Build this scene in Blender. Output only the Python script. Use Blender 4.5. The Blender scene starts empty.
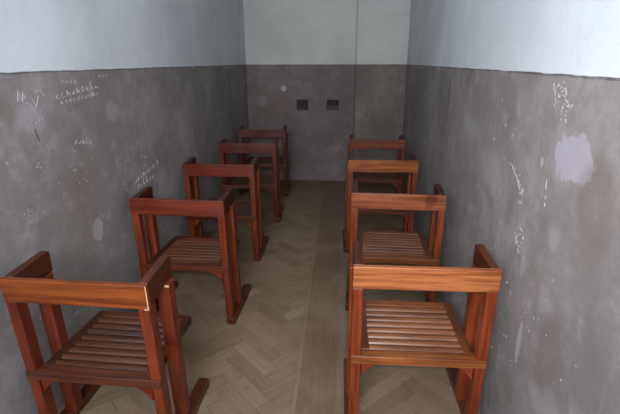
import bpy, bmesh, math, random
from mathutils import Vector, Matrix

random.seed(7)
S = 1.12                       # room units -> metres
scene = bpy.context.scene
C = scene.collection
PI = math.pi

# ------------------------------------------------------------------ helpers
def link(name, me, mat=None, parent=None):
    o = bpy.data.objects.new(name, me)
    C.objects.link(o)
    if mat: me.materials.append(mat)
    if parent: o.parent = parent
    return o

def finish(name, bm, mat, parent=None, bevel=0.0, smooth=False):
    bmesh.ops.recalc_face_normals(bm, faces=bm.faces)
    me = bpy.data.meshes.new(name)
    bm.to_mesh(me); bm.free()
    o = link(name, me, mat, parent)
    if bevel:
        m = o.modifiers.new('bevel', 'BEVEL'); m.width = bevel*S; m.segments = 2
        m.limit_method = 'ANGLE'; m.angle_limit = math.radians(35)
        for p in me.polygons: p.use_smooth = True
        try: m.harden_normals = True
        except Exception: pass
    return o

def hexa(bm, v8):
    """v8: bottom four (ccw) then top four, room units"""
    v = [bm.verts.new(Vector(p)*S) for p in v8]
    for f in ((3,2,1,0),(4,5,6,7),(0,1,5,4),(1,2,6,5),(2,3,7,6),(3,0,4,7)):
        bm.faces.new([v[i] for i in f])

def box(bm, x0,x1,y0,y1,z0,z1):
    hexa(bm, [(x0,y0,z0),(x1,y0,z0),(x1,y1,z0),(x0,y1,z0),(x0,y0,z1),(x1,y0,z1),(x1,y1,z1),(x0,y1,z1)])

def prism(bm, pts, axis, a, b):
    """extrude a 2-D outline along an axis between a and b"""
    def mk(p, t):
        if axis == 'x': return Vector((t, p[0], p[1]))*S
        if axis == 'y': return Vector((p[0], t, p[1]))*S
        return Vector((p[0], p[1], t))*S
    A = [bm.verts.new(mk(p,a)) for p in pts]; B = [bm.verts.new(mk(p,b)) for p in pts]
    n = len(pts)
    bm.faces.new(A); bm.faces.new(B)
    for i in range(n):
        bm.faces.new((A[i],A[(i+1)%n],B[(i+1)%n],B[i]))

# ------------------------------------------------------------------ node helpers
class N:
    def __init__(s, name):
        s.m = bpy.data.materials.new(name); s.m.use_nodes = True
        s.t = s.m.node_tree; s.b = s.t.nodes['Principled BSDF']
    def n(s, typ, **kw):
        nd = s.t.nodes.new(typ)
        for k,v in kw.items(): setattr(nd,k,v)
        return nd
    def l(s, a, b): s.t.links.new(a,b)
    def put(s, sock, v):
        if isinstance(v, bpy.types.NodeSocket): s.l(v, sock)
        else: sock.default_value = v
    def math(s, op, a, b=0.0, c=0.0, clamp=False):
        nd = s.n('ShaderNodeMath', operation=op, use_clamp=clamp)
        for i,x in enumerate((a,b,c)): s.put(nd.inputs[i], x)
        return nd.outputs[0]
    def mix(s, fac, a, b, mode='MIX'):
        nd = s.n('ShaderNodeMix', data_type='RGBA', blend_type=mode)
        s.put(nd.inputs[0], fac)
        s.put(nd.inputs[6], a if isinstance(a, bpy.types.NodeSocket) else (*a,1))
        s.put(nd.inputs[7], b if isinstance(b, bpy.types.NodeSocket) else (*b,1))
        return nd.outputs[2]
    def noise(s, vec, scale, detail=4, rough=.55, dist=0.0):
        nd = s.n('ShaderNodeTexNoise'); s.l(vec, nd.inputs['Vector'])
        nd.inputs['Scale'].default_value = scale; nd.inputs['Detail'].default_value = detail
        nd.inputs['Roughness'].default_value = rough; nd.inputs['Distortion'].default_value = dist
        return nd.outputs['Fac']
    def ramp(s, v, a, b, lo=0.0, hi=1.0):
        nd = s.n('ShaderNodeMapRange', interpolation_type='SMOOTHSTEP'); s.l(v, nd.inputs[0])
        nd.inputs[1].default_value=a; nd.inputs[2].default_value=b; nd.inputs[3].default_value=lo; nd.inputs[4].default_value=hi
        return nd.outputs[0]
    def vmul(s, vec, xyz, add=(0,0,0)):
        nd = s.n('ShaderNodeMapping'); s.l(vec, nd.inputs[0])
        nd.inputs['Scale'].default_value = xyz; nd.inputs['Location'].default_value = add
        return nd.outputs[0]
    def bump(s, h, strength, dist=.01):
        nd = s.n('ShaderNodeBump'); s.l(h, nd.inputs['Height'])
        nd.inputs['Strength'].default_value = strength; nd.inputs['Distance'].default_value = dist
        s.l(nd.outputs[0], s.b.inputs['Normal'])

def lin(r,g,b):
    f = lambda c: (c/255/12.92) if c/255 <= .04045 else ((c/255+.055)/1.055)**2.4
    return (f(r),f(g),f(b))

# ------------------------------------------------------------------ wood (one per grain axis; tint = the object's own colour)
def wood(axis):
    m = N('varnished_wood_'+axis)
    tc = m.n('ShaderNodeTexCoord'); oi = m.n('ShaderNodeObjectInfo')
    off = m.n('ShaderNodeVectorMath', operation='ADD')
    sc = m.n('ShaderNodeVectorMath', operation='SCALE'); sc.inputs[0].default_value=(13.1,7.7,5.3)
    m.l(oi.outputs['Random'], sc.inputs['Scale'])
    m.l(tc.outputs['Object'], off.inputs[0]); m.l(sc.outputs[0], off.inputs[1])
    k = {'x':(1.1,16,16),'y':(16,1.1,16),'z':(16,16,1.1)}[axis]
    v = m.vmul(off.outputs[0], k)
    g1 = m.noise(v, 2.2, 5, .6, .6)
    k2 = {'x':(3,90,90),'y':(90,3,90),'z':(90,90,3)}[axis]
    g2 = m.noise(m.vmul(off.outputs[0], k2), 1.5, 2)
    big = m.noise(off.outputs[0], 4.5, 3)
    kn = m.noise(m.vmul(off.outputs[0], tuple(.55 if q<2 else .25 for q in k)), 9, 2)
    base = oi.outputs['Color']
    c = m.mix(m.ramp(g1,.30,.70), m.mix(1.0, base, (.52,.40,.34), 'MULTIPLY'), m.mix(1.0, base, (1.22,1.25,1.28), 'MULTIPLY'))
    c = m.mix(m.math('MULTIPLY', m.ramp(g2,.5,.75), .35), c, m.mix(1.0, c, (.5,.42,.4),'MULTIPLY'))
    c = m.mix(m.ramp(big,.35,.75,0,.45), c, m.mix(1.0, c, (.62,.5,.42),'MULTIPLY'))
    c = m.mix(m.ramp(kn,.66,.75,0,.7), c, m.mix(1.0, c, (.45,.22,.16),'MULTIPLY'))
    m.l(c, m.b.inputs['Base Color'])
    m.l(m.ramp(big,.3,.7,.30,.48), m.b.inputs['Roughness'])
    m.b.inputs['Specular IOR Level'].default_value = .5
    m.bump(m.math('ADD', g1, m.math('MULTIPLY', g2, .5)), .12, .004)
    return m.m
WX, WY, WZ = wood('x'), wood('y'), wood('z')

RS = .0145                     # the right wall closes in a little towards the camera
def rk(y): return (.683-5.689*RS)/(.683-RS*y)
def rw(y,z): return (y*rk(y), 1.5+(z-1.5)*rk(y))
# ------------------------------------------------------------------ painted plaster
LOW = (.245,.221,.218); UP = (.585,.615,.645)
ZD = 1.462*S
def plaster(name, axis, spots, low=LOW, up=UP, seed=0.0):
    """two-tone distemper; spots = (u, z, ru, rz, colour, strength, raggedness) on the wall, room units"""
    m = N(name)
    geo = m.n('ShaderNodeNewGeometry'); pos = geo.outputs['Position']
    sep = m.n('ShaderNodeSeparateXYZ'); m.l(pos, sep.inputs[0])
    U = sep.outputs[{'x':0,'y':1}[axis]]; Z = sep.outputs[2]
    P = m.vmul(pos, (1,1,1), (seed,seed*.7,seed*.3))
    cloud = m.noise(P, 1.6, 6, .62)
    mott = m.noise(P, 7, 6, .65)
    fine = m.noise(P, 38, 4, .6)
    streak = m.noise(m.vmul(P,(9,9,.9)), 1.6, 4, .6)
    speck = m.noise(P, 62, 2, .5)
    lowc = m.mix(m.ramp(cloud,.35,.68), tuple(c*.76 for c in low), tuple(c*1.18 for c in low))
    lowc = m.mix(m.ramp(mott,.40,.66,0,.6), lowc, tuple(c*f for c,f in zip(low,(.72,.70,.66))))
    lowc = m.mix(m.ramp(mott,.26,.46,.6,0), lowc, tuple(c*f for c,f in zip(low,(1.45,1.45,1.55))))
    lowc = m.mix(m.ramp(streak,.55,.78,0,.40), lowc, tuple(c*f for c,f in zip(low,(1.28,1.25,1.28))))
    lowc = m.mix(m.ramp(fine,.35,.7,0,.30), lowc, tuple(c*.62 for c in low))
    damp = m.ramp(m.noise(m.vmul(P,(1,1,1),(4.1,2.2,7.7)), 2.3, 5, .65), .56,.74,0,.42)
    lowc = m.mix(damp, lowc, (.115,.085,.070))
    scuff = m.math('MULTIPLY', m.ramp(speck,.70,.78,0,.8), m.ramp(m.noise(P, 5.5, 3), .52,.66))
    lowc = m.mix(scuff, lowc, (.45,.44,.45))
    upc = m.mix(m.ramp(cloud,.3,.72), tuple(c*.88 for c in up), tuple(c*1.08 for c in up))
    upc = m.mix(m.ramp(streak,.5,.8,0,.25), upc, tuple(c*f for c,f in zip(up,(.80,.84,.90))))
    upc = m.mix(m.ramp(mott,.55,.8,0,.25), upc, tuple(c*.80 for c in up))
    wob = m.math('MULTIPLY', m.math('SUBTRACT', m.noise(P, 6, 4), .5), .012)
    zz = m.math('ADD', Z, wob)
    isup = m.math('GREATER_THAN', zz, ZD)
    c = m.mix(isup, lowc, upc)
    band = m.math('MULTIPLY', m.math('LESS_THAN', m.math('ABSOLUTE', m.math('SUBTRACT', zz, ZD-.003)), .0042), m.ramp(mott,.30,.60,.10,.75))
    c = m.mix(band, c, (.055,.050,.055))
    for i,(u,z,ru,rz,col,st,rag) in enumerate(spots):
        a = m.math('DIVIDE', m.math('SUBTRACT', U, u*S), ru*S)
        b = m.math('DIVIDE', m.math('SUBTRACT', Z, z*S), rz*S)
        d = m.math('SQRT', m.math('ADD', m.math('MULTIPLY',a,a), m.math('MULTIPLY',b,b)))
        nn = m.noise(m.vmul(P,(1,1,1),(i*3.3,i*1.7,0)), 1.1/max(ru,rz)**.8*1.1, 5, .6)
        d = m.math('ADD', d, m.math('MULTIPLY', m.math('SUBTRACT', nn, .5), rag))
        soft = .06 if st > .6 else .45
        c = m.mix(m.ramp(d, 1.0-soft, 1.0+soft, st, 0), c, col)
    m.l(c, m.b.inputs['Base Color'])
    m.put(m.b.inputs['Roughness'], m.math('SUBTRACT', .75, m.math('MULTIPLY', m.ramp(cloud,.3,.7), .15)))
    m.b.inputs['Specular IOR Level'].default_value = .35
    h = m.math('ADD', m.math('MULTIPLY', cloud, 1.2), m.math('ADD', m.math('MULTIPLY',mott,.5), m.math('MULTIPLY',fine,.12)))
    m.bump(h, .20, .02)
    return m.m

LAV = (.40,.370,.425); PALE = (.36,.342,.362); BROWN = (.165,.125,.103)
left_spots = [(2.05,.67,.05,.06,PALE,.8,1.6),(1.72,1.28,.09,.05,PALE,.45,1.2),(2.35,1.25,.05,.06,PALE,.4,1.),(1.60,1.33,.05,.06,BROWN,.45,1.),
              (1.55,.62,.08,.10,PALE,.5,1.6),(2.9,.62,.10,.16,PALE,.4,1.4),(3.4,.95,.12,.14,PALE,.3,1.4),(2.0,.98,.12,.16,BROWN,.35,1.2),
              (1.9,.75,.2,.2,BROWN,.3,1.2)]
right_spots = [(1.385,1.215,.120,.076,LAV,.85,1.9),(1.60,1.161,.012,.017,LAV,.9,.8),(1.545,.45,.020,.10,LAV,.7,.9),(2.588,1.157,.16,.05,PALE,.4,1.6),
               (3.2,1.23,.03,.13,(.16,.075,.045),.5,1.6),(1.22,1.10,.10,.16,BROWN,.5,1.2),(1.30,.55,.10,.16,BROWN,.45,1.3),(1.40,.72,.05,.05,PALE,.5,1.5),
               (1.85,.55,.07,.10,PALE,.4,1.5),(2.1,1.0,.09,.10,PALE,.35,1.5),(1.25,.42,.05,.06,PALE,.45,1.5),(1.42,.95,.04,.04,PALE,.5,1.6),
               (1.34,.37,.06,.05,PALE,.45,1.6),(1.62,.75,.02,.05,PALE,.5,1.5)]
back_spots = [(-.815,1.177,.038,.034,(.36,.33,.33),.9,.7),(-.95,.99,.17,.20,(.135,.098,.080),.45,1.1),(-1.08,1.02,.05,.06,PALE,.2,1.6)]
right_spots = [(*rw(u,z),ru*rk(u),rz*rk(u),c,st,rg) for (u,z,ru,rz,c,st,rg) in right_spots]
M_left = plaster('plaster_left','y',left_spots, seed=1.3)
M_right = plaster('plaster_right','y',right_spots, low=(.275,.251,.247), up=(.66,.70,.735), seed=9.1)
M_back = plaster('plaster_back','x',back_spots, low=(.150,.118,.116), up=(.43,.45,.43), seed=4.7)  # end wall paint darkened: light falloff with depth put into its colour
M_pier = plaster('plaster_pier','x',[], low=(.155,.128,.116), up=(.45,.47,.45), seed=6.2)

m = N('ceiling_whitewash'); g = m.n('ShaderNodeNewGeometry')
m.l(m.mix(m.noise(g.outputs['Position'],2,5), (.55,.57,.58),(.68,.70,.70)), m.b.inputs['Base Color']); m.b.inputs['Roughness'].default_value=.9
M_ceil = m.m

def flat(name, col, rough=.7, metal=0):
    m = N(name); g = m.n('ShaderNodeNewGeometry')
    n = m.noise(g.outputs['Position'], 45, 4)
    m.l(m.mix(n, tuple(c*.75 for c in col), tuple(min(1,c*1.25) for c in col)), m.b.inputs['Base Color'])
    m.b.inputs['Roughness'].default_value = rough; m.b.inputs['Metallic'].default_value = metal
    return m.m
M_dark = flat('backing_black', (.012,.011,.012), .9)  # near-black sheet colour at the back of the vent openings
M_iron = flat('grimy_iron', (.035,.032,.033), .7)
M_chalk = flat('scratched_plaster', (.36,.35,.36), .9)
M_pen = flat('dark_pencil', (.05,.045,.045), .9)
M_gap = flat('floor_gap_dirt', (.060,.050,.038), .95)

# ------------------------------------------------------------------ room shell
XL, XR, D, Y0, H = -1.28, .683, 5.689, -1.15, 2.75
def xr(y): return XR-(D-y)*RS
def struct(name, bm, mat, parent=None):
    o = finish(name, bm, mat, parent)
    if parent is None: o['kind'] = 'structure'
    return o
bm = bmesh.new(); box(bm, XL-.2, XL, Y0-.2, D+.2, -.06, H); wall_left = struct('wall_left', bm, M_left)
bm = bmesh.new(); prism(bm, [(xr(Y0-.2),Y0-.2),(XR+.2,Y0-.2),(XR+.2,D+.2),(xr(D+.2),D+.2)], 'z', -.06, H); wall_right = struct('wall_right', bm, M_right)
# back wall: built round the two little openings
VX = [(-.655,-.505),(-.278,-.122)]; VZ = (.912,1.046)
bm = bmesh.new()
xs = [XL, VX[0][0], VX[0][1], VX[1][0], VX[1][1], .066]
for i in range(5):
    if i in (1,3):
        box(bm, xs[i], xs[i+1], D, D+.2, -.06, VZ[0]); box(bm, xs[i], xs[i+1], D, D+.2, VZ[1], H)
        box(bm, xs[i], xs[i+1], D+.13, D+.2, VZ[0], VZ[1])
    else: box(bm, xs[i], xs[i+1], D, D+.2, -.06, H)
box(bm, .066, XR, D+.06, D+.2, -.06, H)
bmesh.ops.remove_doubles(bm, verts=bm.verts, dist=1e-5)
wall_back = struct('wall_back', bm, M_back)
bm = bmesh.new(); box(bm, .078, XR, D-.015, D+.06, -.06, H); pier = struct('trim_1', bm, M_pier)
# wall behind the photographer, with its window opening
WXa, WXb, WZa, WZb = -1.05, .25, 1.55, 2.6
bm = bmesh.new()
box(bm, XL, XR, Y0-.2, Y0, -.06, WZa); box(bm, XL, XR, Y0-.2, Y0, WZb, H)
box(bm, XL, WXa, Y0-.2, Y0, WZa, WZb); box(bm, WXb, XR, Y0-.2, Y0, WZa, WZb)
struct('wall_rear', bm, M_back)
bm = bmesh.new()
for (a,b,c,d) in ((WXa,WXa+.06,WZa,WZb),(WXb-.06,WXb,WZa,WZb),(WXa,WXb,WZa,WZa+.06),(WXa,WXb,WZb-.06,WZb),((WXa+WXb)/2-.02,(WXa+WXb)/2+.02,WZa,WZb)):
    box(bm, a,b,Y0-.15,Y0-.10,c,d)
struct('window_1', bm, flat('window_frame_paint',(.5,.5,.48),.6))
bm = bmesh.new(); box(bm, XL-.2, XR+.2, Y0-.2, D+.2, H, H+.15); struct('ceiling', bm, M_ceil)

# ------------------------------------------------------------------ parquet floor: every block is a face of the one floor mesh
m = N('worn_parquet')
at = m.n('ShaderNodeAttribute', attribute_name='plank'); uv = m.n('ShaderNodeUVMap', uv_map='grain')
geo = m.n('ShaderNodeNewGeometry'); sepc = m.n('ShaderNodeSeparateColor'); m.l(at.outputs['Color'], sepc.inputs[0])
gr = m.noise(m.vmul(uv.outputs[0], (2.2,30,1)), 1.6, 5, .6, .4)
fi = m.noise(m.vmul(uv.outputs[0], (6,150,1)), 1.2, 3)
dirt = m.noise(geo.outputs['Position'], 2.4, 6, .65)
dirt2 = m.noise(geo.outputs['Position'], 13, 5, .6)
c = m.mix(sepc.outputs[0], (.140,.098,.060), (.245,.180,.118))
c = m.mix(m.math('MULTIPLY', sepc.outputs[1], .75), c, (.128,.083,.050))
c = m.mix(m.ramp(gr,.35,.7,0,.6), c, m.mix(1.0, c, (.66,.60,.52),'MULTIPLY'))
c = m.mix(m.ramp(fi,.5,.8,0,.4), c, m.mix(1.0, c, (.55,.5,.45),'MULTIPLY'))
c = m.mix(m.ramp(dirt,.36,.66,.05,.55), c, (.200,.152,.106))
c = m.mix(m.ramp(dirt2,.52,.75,0,.5), c, (.095,.070,.048))
m.l(c, m.b.inputs['Base Color']); m.l(m.ramp(dirt,.3,.7,.62,.85), m.b.inputs['Roughness'])
m.b.inputs['Specular IOR Level'].default_value=.3
m.bump(m.math('ADD', gr, m.math('MULTIPLY', dirt2, .6)), .25, .004)
M_parq = m.m

def clip(poly, p, n):
    out=[]
    for i in range(len(poly)):
        a,b = poly[i], poly[(i+1)%len(poly)]
        da=(a[0]-p[0])*n[0]+(a[1]-p[1])*n[1]; db=(b[0]-p[0])*n[0]+(b[1]-p[1])*n[1]
        if da>=0: out.append(a)
        if (da>=0)!=(db>=0):
            t=da/(da-db); out.append((a[0]+t*(b[0]-a[0]),a[1]+t*(b[1]-a[1])))
    return out
bm = bmesh.new(); uvl = bm.loops.layers.uv.new('grain'); col = bm.loops.layers.float_color.new('plank')
box(bm, XL-.2, XR+.2, Y0-.2, D+.2, -.10, -.003)
for f in bm.faces: f.material_index = 1
def plank(poly, ang, c0, c1, gap=.0016, dz=0.0):
    if len(poly) < 3: return
    area = abs(sum(poly[i][0]*poly[(i+1)%len(poly)][1]-poly[(i+1)%len(poly)][0]*poly[i][1] for i in range(len(poly))))/2
    if area < 2e-4: return
    cx=sum(p[0] for p in poly)/len(poly); cy=sum(p[1] for p in poly)/len(poly)
    q=[]
    for x,y in poly:
        dx,dy=cx-x,cy-y; L=math.hypot(dx,dy); q.append((x+dx/L*gap*1.4,y+dy/L*gap*1.4))
    top=[bm.verts.new(Vector((x,y,dz))*S) for x,y in q]; bot=[bm.verts.new(Vector((x,y,-.004))*S) for x,y in q]
    fs=[bm.faces.new(top)]
    for i in range(len(q)): fs.append(bm.faces.new((top[i],bot[i],bot[(i+1)%len(q)],top[(i+1)%len(q)])))
    ca,sa=math.cos(ang),math.sin(ang); o=(random.random()*20,random.random()*20)
    for f in fs:
        for l in f.loops:
            x,y=l.vert.co.x,l.vert.co.y
            l[uvl].uv=(x*ca+y*sa+o[0], -x*sa+y*ca+o[1]); l[col]=(c0,c1,0,1)
def strip_x(side, y):           # the long boards drift slightly to the left with depth
    a = {'l':(-.206,-.288),'r':(-.023,-.065)}[side]
    return a[0]+(a[1]-a[0])*(y-1.59)/3.43
dl = (strip_x('l',5)-strip_x('l',0))/5; dr=(strip_x('r',5)-strip_x('r',0))/5
YE = 5.06
PW, PQ = .080, 4
r2 = math.sqrt(.5)
def herring(region):
    for mcol in range(-4,6):
        for k in range(-70,150):
            for kind in (0,1):
                if kind==0: u0,v0,u1,v1 = k,k,k+PQ,k+1
                else: u0,v0,u1,v1 = k,k+1,k+1,k+1+PQ
                P=[]
                for a,b in ((u0,v0),(u1,v0),(u1,v1),(u0,v1)):
                    a=(a+2*PQ*mcol)*PW; b=b*PW
                    P.append(((a-b)*r2-.33,(a+b)*r2-4.0))
                if max(p[1] for p in P)<Y0 or min(p[1] for p in P)>YE: continue
                if max(p[0] for p in P)<XL or min(p[0] for p in P)>XR: continue
                for pt,n in region:
                    P=clip(P,pt,n)
                    if len(P)<3: break
                plank(P, PI/4 if kind==0 else -PI/4, min(1,max(0,random.gauss(.45,.22))), random.random()**3*.7)
left_reg=[((XL,0),(1,0)),((0,Y0),(0,1)),((0,YE),(0,-1)),((strip_x('l',0)-.022,0),(-1,dl))]
right_reg=[((XR,0),(-1,0)),((0,Y0),(0,1)),((0,YE),(0,-1)),((strip_x('r',0)+.06,0),(1,-dr))]
herring(left_reg); herring(right_reg)
# long boards of the central strip, cut into lengths, with a narrow border lath on the left
cuts=[Y0,.55,1.95,2.95,4.1,YE]
def long_board(xa,xb,cuts,c0,c1):
    for a,b in zip(cuts[:-1],cuts[1:]):
        ea,eb=xa,xb
        plank([(ea(a),a),(eb(a),a),(eb(b),b),(ea(b),b)], PI/2, c0+random.uniform(-.06,.06), c1, .0012)
sl=lambda y:strip_x('l',y); sr=lambda y:strip_x('r',y)
long_board(lambda y:sl(y)-.022, sl, [Y0,1.2,2.4,3.7,YE], .55,.1)
long_board(sl, lambda y:sl(y)+.66*(sr(y)-sl(y)), cuts, .10,1.0)
long_board(lambda y:sl(y)+.66*(sr(y)-sl(y)), sr, [Y0,1.2,2.5,3.9,YE], .02,1.0)
long_board(sr, lambda y:sr(y)+.06, [Y0,1.6,3.1,4.4,YE], .38,.7)
# cross boards by the end wall
yy=YE
while yy < D-.01:
    y2=min(yy+.105,D)
    xx=XL
    while xx<XR-.01:
        x2=min(xx+random.uniform(.5,.9),XR); plank([(xx,yy),(x2,yy),(x2,y2),(xx,y2)],0,random.uniform(.2,.4),random.uniform(.3,.7)); xx=x2
    yy=y2
for f in bm.faces:
    pass
me = bpy.data.meshes.new('floor'); bm.normal_update()
bm.to_mesh(me); bm.free()
floor = link('floor', me, M_parq); me.materials.append(M_gap); floor['kind']='structure'

# ------------------------------------------------------------------ scratched writing and chips on the walls (thin raised/pared strokes)
rs = random.Random(21)
def stroke(bm, pts, w, x0, nx):
    """flat ribbon on a side wall: pts in (y,z)"""
    if nx < 0 and w > .0025 and len(pts) < 6:
        segs=[]
        for (a,b) in zip(pts[:-1],pts[1:]):
            L=math.hypot(b[0]-a[0],b[1]-a[1]); n=max(1,int(L/.012))
            for i in range(n):
                if rs.random()<.25: continue
                p,q=i/n,(i+rs.uniform(.6,1.0))/n; j=.003
                segs.append(((a[0]+(b[0]-a[0])*p+rs.uniform(-j,j),a[1]+(b[1]-a[1])*p+rs.uniform(-j,j)),(a[0]+(b[0]-a[0])*q+rs.uniform(-j,j),a[1]+(b[1]-a[1])*q+rs.uniform(-j,j))))
        for sg in segs: stroke(bm, list(sg)+[sg[1]]*5, w*rs.uniform(.35,.9), x0, nx)
        return
    for (a,b) in zip(pts[:-1],pts[1:]):
        x = x0
        if nx<0: a,b = rw(*a),rw(*b); x = xr((a[0]+b[0])/2)
        dy,dz=b[0]-a[0],b[1]-a[1]; L=math.hypot(dy,dz)
        if L < 1e-6: continue
        py,pz=-dz/L*w/2,dy/L*w/2
        ey,ez=dy/L*w*.3,dz/L*w*.3
        q=[(a[0]+py-ey,a[1]+pz-ez),(b[0]+py*.8+ey,b[1]+pz*.8+ez),(b[0]-py*.8+ey,b[1]-pz*.8+ez),(a[0]-py-ey,a[1]-pz-ez)]
        lo=[bm.verts.new(Vector((x,y,z))*S) for y,z in q]; hi=[bm.verts.new(Vector((x+nx*.0014,y,z))*S) for y,z in q]
        bm.faces.new(hi)
        for i in range(4): bm.faces.new((lo[i],lo[(i+1)%4],hi[(i+1)%4],hi[i]))
def scrawl(bm, y0, y1, z0, z1, h, n, w, x, nx):
    """a line of illegible handwriting"""
    for i in range(n):
        t=i/max(1,n-1); y=y0+(y1-y0)*t; z=z0+(z1-z0)*t; hh=h*rs.uniform(.5,1.1); dy=(y1-y0)/n*.75
        k=rs.randrange(5)
        if k==0: p=[(y,z),(y+dy*.2,z+hh),(y+dy*.45,z+hh*.1),(y+dy*.7,z+hh*.6),(y+dy,z)]
        elif k==1: p=[(y+dy*.8,z+hh*.8),(y+dy*.2,z+hh*.7),(y,z+hh*.3),(y+dy*.4,z),(y+dy,z+hh*.15)]
        elif k==2: p=[(y+dy*.2,z+hh*1.5),(y+dy*.1,z),(y+dy*.6,z+hh*.5),(y+dy*.9,z)]
        elif k==3: p=[(y,z+hh*.6),(y+dy*.4,z),(y+dy*.8,z+hh*.9)]
        else: p=[(y+dy*.5,z+hh),(y+dy*.1,z+hh*.5),(y+dy*.5,z),(y+dy*.9,z+hh*.5),(y+dy*.5,z+hh)]
        stroke(bm,p,w,x,nx)
def chips(bm, y, z, ry, rz, n, s, x, nx):
    for i in range(int(n*.75)):
        a=y+rs.gauss(0,ry); b=z+rs.gauss(0,rz); L=s*rs.uniform(.25,.9); t=rs.uniform(0,PI)
        stroke(bm,[(a,b),(a+L*math.cos(t)*.6,b+L*math.sin(t)*.6),(a+L*math.cos(t+.5),b+L*math.sin(t+.5))],s*rs.uniform(.25,.6),x,nx)
bm=bmesh.new(); X=XL
scrawl(bm,1.955,2.05,1.412,1.402,.016,4,.0025,X,1)
scrawl(bm,2.27,2.34,1.424,1.428,.018,3,.005,X,1)
scrawl(bm,1.90,2.22,1.345,1.372,.024,9,.0022,X,1)
scrawl(bm,1.925,2.22,1.320,1.338,.020,10,.0022,X,1)
stroke(bm,[(1.665,1.355),(1.675,1.395),(1.69,1.35),(1.70,1.385),(1.71,1.36)],.006,X,1)
stroke(bm,[(1.71,1.345),(1.74,1.325),(1.765,1.31)],.005,X,1)
stroke(bm,[(1.745,1.36),(1.762,1.32),(1.785,1.365)],.004,X,1)
stroke(bm,[(1.77,1.385),(1.80,1.388),(1.82,1.365)],.004,X,1)
chips(bm,1.76,1.265,.02,.02,14,.012,X,1)
stroke(bm,[(2.50,.795),(2.56,.81)],.004,X,1)
scrawl(bm,2.52,2.84,.800,.835,.032,10,.0025,X,1)
scrawl(bm,2.53,2.74,.755,.765,.03,6,.0025,X,1)
chips(bm,2.45,.90,.05,.05,10,.014,X,1)
chips(bm,2.65,.93,.06,.05,12,.012,X,1)
chips(bm,2.05,1.02,.05,.04,9,.010,X,1)
scrawl(bm,1.98,2.10,1.13,1.11,.02,5,.0022,X,1)
chips(bm,1.555,1.131,.004,.006,4,.014,X,1)
chips(bm,1.70,1.085,.02,.01,5,.014,X,1)
chips(bm,1.60,.905,.015,.02,14,.009,X,1)
chips(bm,1.9,.9,.25,.18,26,.007,X,1)
chips(bm,2.3,.62,.30,.10,26,.009,X,1)
chips(bm,3.3,.8,.5,.25,36,.012,X,1)
chips(bm,1.75,.42,.14,.12,34,.009,X,1)
chips(bm,4.4,1.28,.2,.04,8,.012,X,1)
o=finish('scratched_writing',bm,M_chalk,wall_left)
bm=bmesh.new(); stroke(bm,[(1.728,1.236),(1.731,1.21),(1.742,1.187)],.005,X,1)
finish('pencil_mark',bm,M_pen,wall_left)
bm=bmesh.new(); X=XR
def spl(ps,j): return [(y+rs.gauss(0,j),z+rs.gauss(0,j)) for y,z in ps]
chips(bm,1.54,1.395,.025,.02,26,.012,X,-1); chips(bm,1.50,1.35,.02,.02,20,.012,X,-1); chips(bm,1.57,1.42,.02,.015,14,.010,X,-1)
stroke(bm,[(1.905,1.09),(1.87,1.085),(1.85,1.07),(1.82,1.085)],.008,X,-1)
stroke(bm,[(1.85,1.07),(1.80,1.05),(1.765,1.02),(1.735,.99),(1.72,.965)],.008,X,-1)
chips(bm,1.76,1.01,.03,.03,16,.016,X,-1)
stroke(bm,[(1.72,.86),(1.69,.875),(1.66,.868)],.006,X,-1); stroke(bm,[(1.71,.845),(1.68,.855)],.006,X,-1)
stroke(bm,[(1.74,.84),(1.70,.80),(1.665,.765)],.008,X,-1)
chips(bm,1.70,.82,.025,.025,12,.014,X,-1)
stroke(bm,[(1.545,1.125),(1.535,1.08),(1.52,1.02)],.003,X,-1)
chips(bm,1.9,.72,.12,.12,16,.010,X,-1); chips(bm,1.55,.62,.16,.14,16,.008,X,-1); chips(bm,1.35,.60,.10,.16,12,.008,X,-1)
chips(bm,1.75,.60,.006,.008,3,.02,X,-1)
chips(bm,1.62,.40,.15,.08,10,.008,X,-1)
chips(bm,2.0,1.22,.2,.08,14,.009,X,-1)
stroke(bm,[(2.02,1.235),(2.0,1.215)],.008,X,-1)
finish('scratched_marks',bm,M_chalk,wall_right)

# ------------------------------------------------------------------ the two small wall openings with their inserts
def empty(name, loc, rz=0):
    o=bpy.data.objects.new(name,None); C.objects.link(o); o.location=Vector(loc)*S; o.rotation_euler=(0,0,rz); o.empty_display_size=.05
    return o
for i,(a,b) in enumerate(VX):
    cx=(a+b)/2; hw=(b-a)/2; hz=(VZ[1]-VZ[0])/2
    v=empty('wall_vent',(cx,D,VZ[0]))
    v['category']='vent'; v['group']='small square vents in the end wall'
    v['label']=('plain dark square vent on the end wall, nearer the row along the left wall','dark square vent with grille bars on the end wall, nearer the plaster pier')[i]
    f=bmesh.new(); t=.010
    for (x0,x1,z0,z1) in ((-hw,-hw+t,0,2*hz),(hw-t,hw,0,2*hz),(-hw+t,hw-t,0,t),(-hw+t,hw-t,2*hz-t,2*hz)):
        box(f,x0,x1,-.004,.05,z0,z1)
    finish('frame',f,M_iron,v)
    f=bmesh.new(); box(f,-hw+t,hw-t,.06,.07,t,2*hz-t); finish('backing',f,M_dark,v)
    f=bmesh.new()
    if i==1:
        for xx in (-.035,.0,.035): box(f,xx-.005,xx+.005,.012,.02,.052,2*hz-t)
        box(f,-hw+t,hw-t,.008,.03,t,.052)
        finish('grille',f,M_iron,v)
    else:
        box(f,-hw+t,hw-t,.03,.04,t,2*hz-t)
        finish('cover',f,flat('vent_cover',(.022,.020,.021),.8),v)

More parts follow.
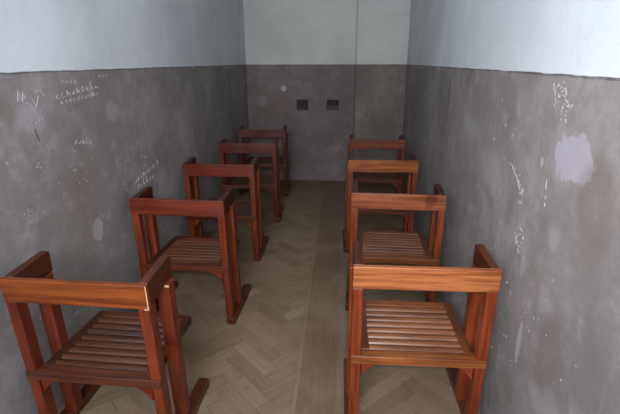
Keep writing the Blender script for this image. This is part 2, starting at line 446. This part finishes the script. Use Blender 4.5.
# ------------------------------------------------------------------ the chair
Hw=.2685; ZR=.781; HR=.094; K=.058
ZS=.378
def rake(z): return K*(ZR-z)
def build_chair():
    r=empty('slatted_chair',(0,0,0))
    parts=[]
    def add(name,bm,mat,bev=.0035):
        o=finish(name,bm,mat,r,bevel=bev); parts.append(o); return o
    # backrest board
    b=bmesh.new(); z0=ZR-HR
    hexa(b,[(-Hw,rake(z0),z0),(Hw,rake(z0),z0),(Hw,rake(z0)+.024,z0),(-Hw,rake(z0)+.024,z0),
            (-Hw,0,ZR),(Hw,0,ZR),(Hw,.024,ZR),(-Hw,.024,ZR)])
    add('backrest',b,WX,.004)
    for s in (-1,1):
        def L(x0,x1): return (s*x0,s*x1) if s>0 else (s*x1,s*x0)
        xa,xb=L(.231,.2635)
        # armrest board, seen edge-on from above
        b=bmesh.new()
        prism(b,[(.0245,ZR),(.218,ZR+.013),(.226,ZR+.006),(.226,.706),(.160,.706),(.130,.692),(.029,.690)],'x',xa,xb)
        add('armrest',b,WY)
        # rear leg (under the backrest) and front leg, both raked
        xa,xb=L(.227,.2680)
        b=bmesh.new()
        y=lambda z:rake(z)+.003
        prism(b,[(y(.04),.04),(y(z0),z0),(y(z0)+.050,z0),(y(.04)+.050,.04)],'x',xa,xb)
        add('rear_leg',b,WZ)
        xa,xb=L(.2235,.275)
        b=bmesh.new()
        f=lambda z:.160+.045*(.7-z)
        prism(b,[(f(.04),.04),(f(.70),.700),(f(.70)+.052,.706),(f(.04)+.052,.04)],'x',xa,xb)
        add('front_leg',b,WZ)
        # floor runner
        xa,xb=L(.236,.286)
        b=bmesh.new()
        prism(b,[(.020,0),(.440,0),(.456,.014),(.450,.046),(.018,.046)],'x',xa,xb)
        add('runner',b,WY)
        # corner bracket
        b=bmesh.new()
        zt=ZS-.036
        pts=[(.2225,zt),(.145,zt),(.145,zt-.008),(.166,zt-.013),(.178,zt-.022),(.196,zt-.034),(.210,zt-.056),(.2225,zt-.070)]
        prism(b,[(s*p[0],p[1]) for p in pts],'y',.034,.056)
        add('corner_bracket',b,WX,.002)
    # seat frame: rear rail lapped into the legs, side rails, front rail
    b=bmesh.new(); box(b,-.2670,.2670,.0195,.072,ZS-.036,ZS); add('rear_rail',b,WX,.003)
    b=bmesh.new(); prism(b,[(.190,.072),(.2265,.072),(.2265,.456),(.217,.470),(.190,.470)],'z',ZS-.034,ZS); add('side_rail',b,WY,.003)
    b=bmesh.new(); prism(b,[(-.190,.072),(-.190,.470),(-.217,.470),(-.2265,.456),(-.2265,.072)],'z',ZS-.034,ZS); add('side_rail',b,WY,.003)
    b=bmesh.new(); box(b,-.190,.190,.425,.470,ZS-.034,ZS); add('front_rail',b,WX,.003)
    # slats: one panel of eight rounded laths
    b=bmesh.new(); n=8; pitch=(.425-.072)/n
    for i in range(n):
        yc=.072+pitch*(i+.5); w=.0150
        pts=[(yc-w,ZS-.020),(yc+w,ZS-.020),(yc+w,ZS-.006),(yc+w*.6,ZS-.001),(yc-w*.1,ZS-.001),(yc-w*.7,ZS-.006),(yc-w,ZS-.012)]
        prism(b,pts,'x',-.191,.191)
    add('seat_slats',b,WX,0)
    return r,parts
proto,pparts=build_chair()
def copy_chair():
    r=proto.copy(); C.objects.link(r)
    ps=[]
    for o in pparts:
        c=o.copy(); C.objects.link(c); c.parent=r; ps.append(c)
    return r,ps

RED=(.300,.066,.022); DEEP=(.215,.050,.020); ORG=(.360,.120,.038); PALEO=(.480,.210,.090); TAN=(.330,.165,.070); BRN=(.140,.066,.036)
# x, y, turn, backrest, arms, legs, frame, slats, label
chairs=[
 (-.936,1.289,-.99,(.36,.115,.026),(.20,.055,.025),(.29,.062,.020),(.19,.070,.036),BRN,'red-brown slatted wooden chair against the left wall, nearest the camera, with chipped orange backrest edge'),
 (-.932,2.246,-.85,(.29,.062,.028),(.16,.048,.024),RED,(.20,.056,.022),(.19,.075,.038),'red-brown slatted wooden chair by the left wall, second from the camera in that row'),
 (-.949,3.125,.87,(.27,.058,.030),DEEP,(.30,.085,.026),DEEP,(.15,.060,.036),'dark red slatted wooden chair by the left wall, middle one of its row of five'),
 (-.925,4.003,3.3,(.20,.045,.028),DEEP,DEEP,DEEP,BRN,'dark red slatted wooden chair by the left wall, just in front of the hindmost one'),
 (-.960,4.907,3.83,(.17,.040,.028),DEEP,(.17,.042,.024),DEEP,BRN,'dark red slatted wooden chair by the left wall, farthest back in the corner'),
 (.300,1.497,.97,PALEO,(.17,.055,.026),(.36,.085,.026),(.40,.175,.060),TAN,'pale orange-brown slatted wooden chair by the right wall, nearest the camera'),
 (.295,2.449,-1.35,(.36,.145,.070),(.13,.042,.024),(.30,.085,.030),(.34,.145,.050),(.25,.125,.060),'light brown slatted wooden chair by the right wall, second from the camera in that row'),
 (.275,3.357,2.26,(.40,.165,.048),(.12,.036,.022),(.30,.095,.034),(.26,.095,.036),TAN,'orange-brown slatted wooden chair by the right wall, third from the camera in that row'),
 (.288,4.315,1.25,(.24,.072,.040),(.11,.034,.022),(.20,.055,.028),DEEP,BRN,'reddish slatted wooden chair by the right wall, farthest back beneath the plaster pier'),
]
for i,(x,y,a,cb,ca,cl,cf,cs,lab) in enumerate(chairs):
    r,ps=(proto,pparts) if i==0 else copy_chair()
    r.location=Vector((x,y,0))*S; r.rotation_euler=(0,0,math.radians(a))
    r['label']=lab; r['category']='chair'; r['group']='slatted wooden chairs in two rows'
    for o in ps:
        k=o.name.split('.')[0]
        c={'backrest':cb,'armrest':tuple(.75*v for v in ca),'rear_leg':cl,'front_leg':cl,'runner':ca,'corner_bracket':cl,'rear_rail':cf,'front_rail':cf,'side_rail':tuple(.55*v for v in cf),'seat_slats':cs}[k]  # armrest colour lowered to paint in shade on faces turned from the flash
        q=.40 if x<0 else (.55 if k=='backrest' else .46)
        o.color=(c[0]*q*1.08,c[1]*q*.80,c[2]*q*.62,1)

# pale worn wood on the chipped edges of the nearest chair on the left
M_bare = flat('bare_chipped_wood', (.42,.26,.13), .8)
b=bmesh.new(); za,zb=ZR-HR,ZR-.002
hexa(b,[(.2655,rake(za)-.0012,za-.001),(.2692,rake(za)-.0012,za-.001),(.2692,rake(za)+.002,za-.001),(.2655,rake(za)+.002,za-.001),
        (.2665,-.0012,zb),(.2692,-.0012,zb),(.2692,.002,zb),(.2665,.002,zb)])
box(b,.252,.2692,rake(za)-.0012,rake(za)+.001,za-.001,za+.003)
finish('worn_edge',b,M_bare,proto)['label']='pale chipped bare wood along the end of the backrest'
b=bmesh.new(); box(b,.2500,.2758,.1588,.1605,.692,.7008)
finish('worn_shoulder',b,M_bare,proto)['label']='pale chipped bare wood at the top of the front leg'

# ------------------------------------------------------------------ light
def area(name,loc,target,sx,sy,power,col):
    l=bpy.data.lights.new(name,'AREA'); l.shape='RECTANGLE'; l.size=sx*S; l.size_y=sy*S; l.energy=power; l.color=col
    o=bpy.data.objects.new(name,l); C.objects.link(o); o.location=Vector(loc)*S
    o.rotation_euler=(Vector(target)-Vector(loc)).to_track_quat('-Z','Y').to_euler(); return o
area('window_daylight',((WXa+WXb)/2,Y0-.05,(WZa+WZb)/2),((WXa+WXb)/2+.15,3.0,(WZa+WZb)/2+.1),1.15,.92,188,(.89,.93,1.0))
fl=bpy.data.lights.new('camera_flash','SPOT'); fl.energy=92; fl.color=(1.0,.90,.78); fl.spot_size=math.radians(82); fl.spot_blend=.75; fl.shadow_soft_size=.03
fo=bpy.data.objects.new('camera_flash',fl); C.objects.link(fo)

w=bpy.data.worlds.new('world'); scene.world=w; w.use_nodes=True
w.node_tree.nodes['Background'].inputs[0].default_value=(.6,.7,.8,1); w.node_tree.nodes['Background'].inputs[1].default_value=.3

# ------------------------------------------------------------------ camera
f_px,pi,ya,ro=444.27,math.radians(18.163),math.radians(4.906),math.radians(-.113)
R_=Vector((math.cos(ya),math.sin(ya),0)); U_=Vector((-math.sin(ya)*math.sin(pi),math.cos(ya)*math.sin(pi),math.cos(pi)))
F_=Vector((-math.sin(ya)*math.cos(pi),math.cos(ya)*math.cos(pi),-math.sin(pi)))
cx=R_*math.cos(ro)+U_*math.sin(ro); cy=-R_*math.sin(ro)+U_*math.cos(ro); cz=-F_
cam=bpy.data.cameras.new('camera'); cam.sensor_width=36; cam.lens=f_px/620*36; cam.clip_start=.02
co=bpy.data.objects.new('camera',cam); C.objects.link(co)
Mx=Matrix((cx,cy,cz)).transposed().to_4x4(); Mx.translation=Vector((0,0,1.5*S)); co.matrix_world=Mx
scene.camera=co
fo.location=Vector((.03,-.01,1.56))*S
fo.rotation_euler=(F_+Vector((0,0,.10))).to_track_quat('-Z','Y').to_euler()

scene.view_settings.view_transform='Standard'; scene.view_settings.look='None'
scene.view_settings.gamma=1; scene.view_settings.use_curve_mapping=False; scene.view_settings.exposure=0
scene.cycles.use_denoising=True
scene.cycles.max_bounces=8
